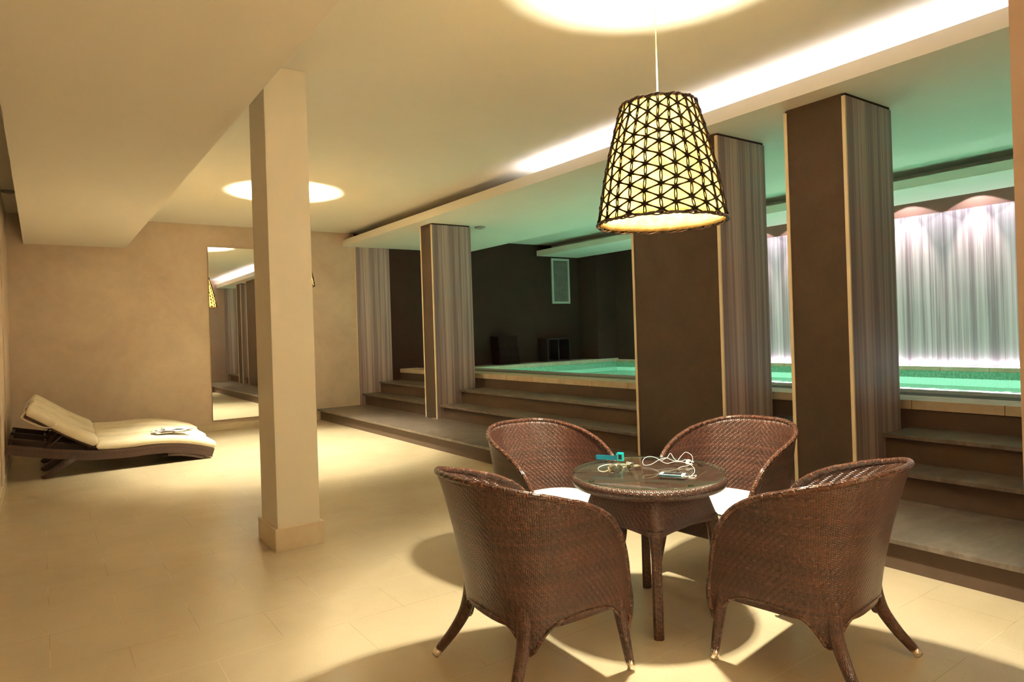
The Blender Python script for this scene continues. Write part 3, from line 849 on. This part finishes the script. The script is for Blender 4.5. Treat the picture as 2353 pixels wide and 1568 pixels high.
# ================================================================ ROUND TABLE
TX, TY = 2.52, 2.40
t = thing('round_wicker_table', 'round brown wicker table with a clear glass top and four legs', 'table', (TX, TY, 0))
R_ = 0.385
prof = [(0.001, 0.700), (0.20, 0.700), (0.34, 0.7005), (0.365, 0.700), (0.380, 0.694), (0.388, 0.682), (0.388, 0.668), (0.380, 0.655), (0.362, 0.648), (0.20, 0.648), (0.001, 0.648)]
bm = bmesh.new(); lathe(bm, prof, 72)
uvl = bm.loops.layers.uv.active
for f in bm.faces:
    c = f.calc_center_median()
    if c.z > 0.699 and math.hypot(c.x, c.y) < 0.36:
        for l in f.loops: l[uvl].uv = (l.vert.co.x, l.vert.co.y)
obj('woven_top', bm, M['weave_table'], t)
bm = bmesh.new(); lathe(bm, [(0.001, 0.7075), (R_ - 0.004, 0.7075), (R_ - 0.001, 0.709), (R_ - 0.001, 0.7135), (R_ - 0.004, 0.715), (0.001, 0.715)], 96)
gt = obj('glass_top', bm, [M['glass'], M['glassedge']], t)
for f in gt.data.polygons:
    if abs(f.normal.z) < 0.8: f.material_index = 1
LA = math.atan2(2.155 - TY, 2.301 - TX)
for k in range(4):
    a = LA + k * PI / 2 + PI / 4 - 0.25
    bm = bmesh.new(); cyl(bm, (0.335 * math.cos(a), 0.335 * math.sin(a)), 0.014, 0.7005, 0.7078, 20)
    obj('glass_bumper', bm, M['clear'], t)
# apron: four woven panels flaring to the legs
bm = bmesh.new(); uvl = bm.loops.layers.uv.new('UVMap'); NA = 64; NZ = 12; rows = []
for j in range(NZ + 1):
    q = j / NZ; row = []
    for k in range(NA):
        a = LA + 2 * PI * k / NA
        loc_ = (2 * k / NA * 2) % 1.0   # 0 at legs
        d4 = abs(((k / NA * 4) % 1.0) - 0.5) * 2    # 1 at a leg, 0 at mid side
        rc = lerp(0.275, 0.345, q)             # corner radius top to bottom
        th = ((k / NA * 4) % 1.0 - 0.5) * PI / 2
        sq = math.cos(PI / 4) / math.cos(th)           # square plan
        rr = rc * lerp(1.0, sq, lerp(0.6, 0.92, q))
        zb = 0.478 - 0.012 * d4 ** 3 + 0.010 * (1 - d4)
        z = lerp(0.650, zb, q)
        row.append((bm.verts.new((rr * math.cos(a), rr * math.sin(a), z)), (k * 2 * PI * 0.3 / NA, z)))
    rows.append(row)
for j in range(NZ):
    for k in range(NA):
        q = (k + 1) % NA
        f = bm.faces.new((rows[j][k][0], rows[j + 1][k][0], rows[j + 1][q][0], rows[j][q][0])); f.smooth = True
        uk = rows[j][k][1][0]; uq = uk + 2 * PI * 0.3 / NA
        for l, u in zip(f.loops, ((uk, rows[j][k][1][1]), (uk, rows[j + 1][k][1][1]), (uq, rows[j + 1][q][1][1]), (uq, rows[j][q][1][1]))): l[uvl].uv = u
ap = obj('apron', bm, M['weave_table'], t); md = ap.modifiers.new('thickness', 'SOLIDIFY'); md.thickness = 0.010
for k in range(4):
    a = LA + k * PI / 2; c, s_ = math.cos(a), math.sin(a)
    bm = bmesh.new()
    sec = []
    for z, w_, r_ in ((0.0, 0.0225, 0.315), (0.006, 0.0235, 0.315), (0.36, 0.0225, 0.316), (0.42, 0.0255, 0.314), (0.46, 0.030, 0.310), (0.50, 0.034, 0.302)):
        sec.append([bm.verts.new(((r_ + dx * w_) * c - dy * w_ * s_, (r_ + dx * w_) * s_ + dy * w_ * c, z)) for dx, dy in ((1, -.6), (1, .6), (.6, 1), (-.6, 1), (-1, .6), (-1, -.6), (-.6, -1), (.6, -1))])
    for i in range(len(sec) - 1):
        for q in range(8): bm.faces.new((sec[i][q], sec[i][(q + 1) % 8], sec[i + 1][(q + 1) % 8], sec[i + 1][q]))
    bm.faces.new(list(reversed(sec[0]))); bm.faces.new(sec[-1])
    obj('leg', boxuv(bm), M['weave_table'], t)

# ---------------------------------------------------------------- things on the table
ZT = 0.7155
# smartphone
t = thing('smartphone', 'white fronted phone with blue edge lying on the glass table', 'phone', (2.524, 2.241, ZT), math.radians(-59))
obj('body', bx(-0.062, 0.062, -0.031, 0.031, 0.0, 0.0075, 0.002), M['phoneside'], t)
obj('front', bx(-0.0605, 0.0605, -0.0295, 0.0295, 0.0074, 0.0092, 0.0006), M['white'], t)
obj('screen', bx(-0.044, 0.044, -0.0255, 0.0255, 0.0091, 0.0096), M['screen'], t)
# earphones
t = thing('earphones', 'tangled white earphones and cable lying on the glass table', 'earphones', (TX, TY, ZT))
CR = 0.0013
def cable(pts, name='cable', r=CR):
    bm = bmesh.new(); tube(bm, [Vector((q.x, q.y, max(q.z, 0) + r)) for q in catmull(pts, 8)], r, 6)
    return obj(name, bm, M['white'], t)
cable([(0.0189, -0.2303, 0.004), (0.0468, -0.245, 0.004), (0.0609, -0.2593, 0.006), (0.0134, -0.2773, 0.003), (0.0124, -0.2547, 0.004), (0.035, -0.2527, 0.01), (0.0653, -0.2435, 0.018), (0.1044, -0.2089, 0.028), (0.1502, -0.148, 0.03), (0.1703, -0.0987, 0.03), (0.1996, -0.0427, 0.022), (0.222, -0.005, 0.015)])
cable([(0.2252, 0.0032, 0.014), (0.2135, 0.0226, 0.01), (0.173, 0.0244, 0.008), (0.1655, 0.0551, 0.015), (0.1672, 0.0946, 0.028), (0.1685, 0.1404, 0.03), (0.1386, 0.1523, 0.024), (0.1043, 0.1362, 0.01), (0.0733, 0.0913, 0.003), (0.1035, 0.0697, 0.008), (0.1514, 0.0638, 0.024), (0.1974, 0.0559, 0.03), (0.2049, 0.0252, 0.022), (0.2284, 0.006, 0.014)])
cable([(0.2331, 0.0101, 0.014), (0.2228, 0.0245, 0.03), (0.2638, 0.0816, 0.042), (0.2065, 0.056, 0.03), (0.1595, 0.0549, 0.02)])
cable([(0.2176, -0.0034, 0.016), (0.2733, 0.0201, 0.03), (0.3323, 0.0348, 0.045), (0.2997, -0.0344, 0.04), (0.2185, -0.1038, 0.028), (0.1962, -0.0964, 0.012), (0.178, -0.0707, 0.004), (0.1418, -0.0761, 0.002)])
cable([(0.2335, 0.0, 0.014), (0.2517, -0.0083, 0.014), (0.2689, -0.015, 0.02), (0.2671, -0.0373, 0.018)])
for c_, d_ in ((Vector((0.2780, -0.0330, 0.0175)), Vector((-0.014, 0.010, -0.003))), (Vector((0.250, -0.048, 0.0105)), Vector((-0.006, 0.012, 0.003)))):
    bm = bmesh.new()
    tube(bm, [c_ - d_ * 0.4, c_, c_ + d_ * 0.3, c_ + d_ * 0.7, c_ + d_ * 0.95], [0.004, 0.0075, 0.0085, 0.007, 0.003], 14)
    o = obj('earbud', bm, M['white'], t)
    bm = bmesh.new(); tube(bm, [c_, c_ + Vector((0.004, -0.012, -0.003)), c_ + Vector((0.008, -0.026, -0.005))], [0.0032, 0.0028, 0.0026], 8)
    obj('stem', bm, M['white'], o)
bm = bmesh.new(); tube(bm, [(0.000, -0.2170, 0.0045), (0.022, -0.232, 0.0045)], 0.0028, 10); obj('plug', bm, M['white'], t)
bm = bmesh.new(); tube(bm, [(0.218, 0.004, 0.0155), (0.238, -0.006, 0.0155)], 0.0032, 10); obj('cable_splitter', bm, M['white'], t)
# swimming goggles
t = thing('swimming_goggles', 'clear swimming goggles with a looped strap on the glass table', 'goggles', (2.407, 2.457, ZT), math.radians(-4))
for cx_, cy_, ry, sx in ((-0.043, 0.004, -20, 1.30), (0.044, 0.002, 30, 1.0)):
    bm = bmesh.new()
    lathe(bm, [(0.001, 0.016), (0.017, 0.015), (0.0205, 0.007), (0.0225, -0.004), (0.025, -0.010), (0.0225, -0.011), (0.020, -0.004), (0.018, 0.006), (0.001, 0.013)], 30)
    for v in bm.verts: v.co.x *= 1.22 * sx * (1 - (6.0 * v.co.x if sx > 1.2 else 0)); v.co.y *= 1.05
    o = obj('lens_cup', bm, M['clear'], t); o.location = (cx_, cy_, 0.0262); o.rotation_euler = (math.radians(78), 0, math.radians(ry))
    bm = bmesh.new(); pts = [(0.0245 * 1.18 * sx * math.cos(2 * PI * k / 30), 0.0238 * math.sin(2 * PI * k / 30), -0.010) for k in range(30)]
    tube(bm, pts, 0.0024, 8, False, True); obj('seal', bm, M['gel'], o)
bm = bmesh.new(); tube(bm, catmull([(-0.012, 0.006, 0.026), (0.0, -0.004, 0.028), (0.014, 0.0, 0.028)], 5), 0.0035, 8); obj('nose_bridge', bm, M['gel'], t)
bm = bmesh.new()
tube(bm, catmull([(-0.074, 0.026, 0.018), (-0.088, 0.055, 0.005), (-0.085, 0.100, 0.006), (-0.052, 0.138, 0.010), (-0.010, 0.135, 0.018), (0.020, 0.105, 0.022), (0.045, 0.070, 0.024), (0.066, 0.035, 0.024), (0.074, 0.012, 0.024)], 8), 0.0016, 6, flat=1.5)
obj('strap', bm, M['clearband'], t)
for pa, pb in (((-0.078, 0.016, 0.006), (-0.083, 0.028, 0.034)), ((0.074, 0.006, 0.022), (0.108, 0.0, 0.020))):
    bm = bmesh.new(); tube(bm, [pa, tuple((a + b) / 2 for a, b in zip(pa, pb)), pb], [0.0055, 0.006, 0.0015], 8); obj('strap_clip', bm, M['gel'], t)
# wristwatch
t = thing('wristwatch', 'turquoise digital wristwatch with a teal strap on the glass table', 'watch', (2.592, 2.70, ZT), math.radians(-60))
bm = bmesh.new()
path = catmull([(-0.120, 0.0, 0.0135), (-0.08, 0.007, 0.0130), (-0.03, 0.003, 0.0135), (0.012, -0.004, 0.018)], 6)
sec = [( -0.0022, -0.0125), (0.0022, -0.0125), (0.0022, 0.0125), (-0.0022, 0.0125)]
rings = []
for i, pnt in enumerate(path):
    ww = 0.85 if i < 1 else 1.0
    rings.append([bm.verts.new((pnt.x, pnt.y + a * 1.0, pnt.z + b * ww)) for a, b in sec])
for i in range(len(rings) - 1):
    for q in range(4): bm.faces.new((rings[i][q], rings[i + 1][q], rings[i + 1][(q + 1) % 4], rings[i][(q + 1) % 4]))
bm.faces.new(list(reversed(rings[0]))); bm.faces.new(rings[-1])
obj('strap', bm, M['teal'], t)
cs = obj('case', bx(0.004, 0.042, -0.013, 0.001, 0.0, 0.047, 0.004), M['tealcase'], t)
obj('screen', bx(0.013, 0.032, -0.0145, -0.0125, 0.010, 0.036), M['screen'], cs)
obj('strap', bx(0.008, 0.038, 0.001, 0.009, 0.001, 0.024, 0.003), M['teal'], t)
bm = bmesh.new(); tube(bm, [(0.004, -0.002, 0.034), (-0.002, 0.0, 0.036)], [0.004, 0.0035], 10); obj('button', bm, M['tealcase'], t)

# ================================================================ SUN LOUNGERS
RTOP = [(-0.33, 0.415), (-0.152, 0.372), (0.079, 0.318), (0.4, 0.262), (0.61, 0.243), (0.828, 0.236), (1.053, 0.240), (1.284, 0.226), (1.523, 0.180), (1.72, 0.118)]
def make_lounger():
    """length along x, width along +y from 0 to 0.62"""
    t = thing('sun_lounger', '', 'sun lounger', (0, 0, 0), 0, 'wicker sun loungers side by side against the back wall')
    top = catmull([(x, 0, z) for x, z in RTOP], 5); top = [(p.x, p.z) for p in top]
    Wd = 0.62
    th = 0.105
    mid = [(x, z - th / 2) for x, z in top]
    for y in (0.0, Wd - 0.035):
        bm = bmesh.new(); sweep(bm, mid, [(0, -th / 2), (0.035, -th / 2), (0.035, th / 2), (0, th / 2)], y)
        for f in bm.faces: f.smooth = False
        obj('side_rail', bm, M['weave_dark'], t)
    for x, z in ((-0.32, 0.36), (0.42, 0.20), (1.69, 0.075)):
        obj('cross_rail', boxuv(bx(x, x + 0.03, 0.03, Wd - 0.03, z - 0.03, z + 0.03)), M['weave_dark'], t)
    # slatted deck under the seat cushion
    bm = bmesh.new(); seat = [(x, z - 0.014) for x, z in top if x > 0.5]
    sweep(bm, seat, [(0.035, -0.008), (Wd - 0.035, -0.008), (Wd - 0.035, 0.006), (0.035, 0.006)])
    obj('seat_deck', bm, M['weave_dark'], t)
    # back rest
    bb = [(0.52, 0.262), (0.30, 0.395), (0.08, 0.545), (-0.155, 0.705)]
    bb = [(p.x, p.z) for p in catmull([(x, 0, z) for x, z in reversed(bb)], 4)]
    bm = bmesh.new(); sweep(bm, bb, [(0.04, -0.022), (Wd - 0.04, -0.022), (Wd - 0.04, 0.018), (0.04, 0.018)])
    obj('backrest', bm, M['weave_dark'], t)
    bm = bmesh.new()
    for y in (0.08, Wd - 0.08): tube(bm, [(0.18, y, 0.46), (0.02, y, 0.30)], 0.010, 8)
    tube(bm, [(0.02, 0.05, 0.30), (0.02, Wd - 0.05, 0.30)], 0.010, 8)
    obj('prop_bar', bm, M['dark_rattan'], t)
    # legs: splayed at the head, a curved runner at the foot
    for y in (0.0, Wd - 0.045):
        bm = bmesh.new(); sweep(bm, [(0.30, 0.20), (0.16, 0.115), (0.03, 0.03), (-0.02, 0.0)], [(0, -0.028), (0.04, -0.028), (0.04, 0.028), (0, 0.028)], y)
        for v in bm.verts: v.co.z = max(v.co.z, 0.0)
        obj('leg', bm, M['weave_dark'], t)
        bm = bmesh.new(); sweep(bm, [(1.22, 0.115), (1.36, 0.10), (1.50, 0.065), (1.62, 0.024)], [(0, -0.024), (0.04, -0.024), (0.04, 0.024), (0, 0.024)], y + 0.005)
        for v in bm.verts: v.co.z = max(v.co.z, 0.0)
        obj('leg', bm, M['weave_dark'], t)
    # cushions
    def pad(path, tk, w_, name, y0):
        n = len(path)
        def sec(q):
            e = min(q, 1 - q); k = min(1.0, (e / 0.05)) ; k = math.sqrt(max(0.04, 1 - (1 - k) ** 2))
            pts = rrect(w_, tk * k, min(0.047, tk * k * 0.49), 6)
            return [(a + w_ / 2 + y0, b + 0.014 * max(0.0, math.cos(a / w_ * PI)) * (1 if b > 0 else 0)) for a, b in pts]
        bm = bmesh.new(); sweep(bm, path, sec)
        return obj(name, bm, M['lcushion'], t)
    sp = [(x, z + 0.042) for x, z in top if x > 0.49]; sp.append((sp[-1][0] + 0.035, sp[-1][1] - 0.012))
    sp = [(p.x, p.z) for p in catmull([(x, 0, z) for x, z in sp[::3] + [sp[-1]]], 6)]
    pad(sp, 0.098, Wd - 0.02, 'seat_cushion', 0.01)
    bc = [(0.505, 0.330), (0.40, 0.385), (0.24, 0.485), (0.08, 0.600), (-0.05, 0.695), (-0.135, 0.752)]
    bc = [(p.x, p.z) for p in catmull([(x, 0, z) for x, z in reversed(bc)], 6)]
    b = pad(bc, 0.098, Wd - 0.03, 'back_cushion', 0.015)
    bm = bmesh.new()
    tube(bm, catmull([(0.10, 0.02, 0.575), (0.10, -0.012, 0.565), (0.05, -0.02, 0.56), (-0.06, -0.018, 0.60), (-0.165, -0.012, 0.67), (-0.185, 0.0, 0.70), (-0.16, 0.02, 0.735), (-0.12, 0.05, 0.765)], 6), 0.0045, 6)
    obj('tie_cord', bm, M['tie'], b); bm = bmesh.new()
    tube(bm, catmull([(-0.12, 0.30, 0.765), (-0.18, 0.31, 0.72), (-0.185, 0.36, 0.69), (-0.15, 0.40, 0.71)], 6), 0.0045, 6)
    obj('tie_cord', bm, M['tie'], b)
    bm = bmesh.new(); tube(bm, [(0.13, 0.02, 0.575), (0.115, 0.012, 0.578), (0.10, 0.02, 0.585)], [0.004, 0.012, 0.004], 8)
    obj('tie_knot', bm, M['tie'], b)
    return t
lg = make_lounger()
labs = ['dark wicker sun lounger nearest the camera, cream cushions with a towel on it',
        'middle one of three dark wicker sun loungers, cream cushions, no towel',
        'dark wicker sun lounger with cream cushions, furthest back against the wall']
for i in range(3):
    o = lg if i == 0 else dup(lg)
    o.location = (0.0, 8.93 + i * 0.66, 0); o['label'] = labs[i]
    if i:
        for c in o.children:
            if c.name.startswith(('seat_cushion', 'back_cushion')): c.location = (0.012 * i, 0, 0.022 * i)

# folded towel on the near lounger
def towel_mat():
    t = NT('white striped towel'); v = t.coord(); sp = t.n('ShaderNodeSeparateXYZ'); t.l(v, sp.inputs[0])
    f = t.math('FRACT', t.math('MULTIPLY', sp.outputs[1], 9.0)); m_ = t.math('LESS_THAN', f, 0.16)
    t.set(col=t.mix(m_, (0.80, 0.78, 0.78), (0.22, 0.18, 0.20)), rough=0.95); t.bump(t.noise(v, 90, 3), 0.5, 0.004); return t.m
M['towel'] = towel_mat()
t = thing('folded_towel', 'crumpled white towel with dark edging lying on the nearest lounger', 'towel', (1.22, 9.05, 0.342), math.radians(8))
bm = bmesh.new()
for j, (x0, x1, y0, y1, z0) in enumerate(((-0.10, 0.32, 0.02, 0.30, 0.0), (-0.05, 0.30, 0.0, 0.26, 0.016), (0.02, 0.31, 0.04, 0.24, 0.030))):
    g = []
    for a in range(17):
        row = []
        for b in range(9):
            u, v = a / 16, b / 8
            x = lerp(x0, x1, u); y = lerp(y0, y1, v)
            z = z0 + 0.010 * math.sin(u * 7 + j) * math.sin(v * 4 + j * 2) + 0.006 - 0.10 * max(0, x - 0.12) ** 1.3
            row.append(bm.verts.new((x + 0.012 * math.sin(v * 9 + j), y + 0.01 * math.sin(u * 8), z)))
        g.append(row)
    for a in range(16):
        for b in range(8):
            f = bm.faces.new((g[a][b], g[a + 1][b], g[a + 1][b + 1], g[a][b + 1])); f.smooth = True
tw = obj('cloth', bm, M['towel'], t); md = tw.modifiers.new('thickness', 'SOLIDIFY'); md.thickness = 0.010; md.offset = 1
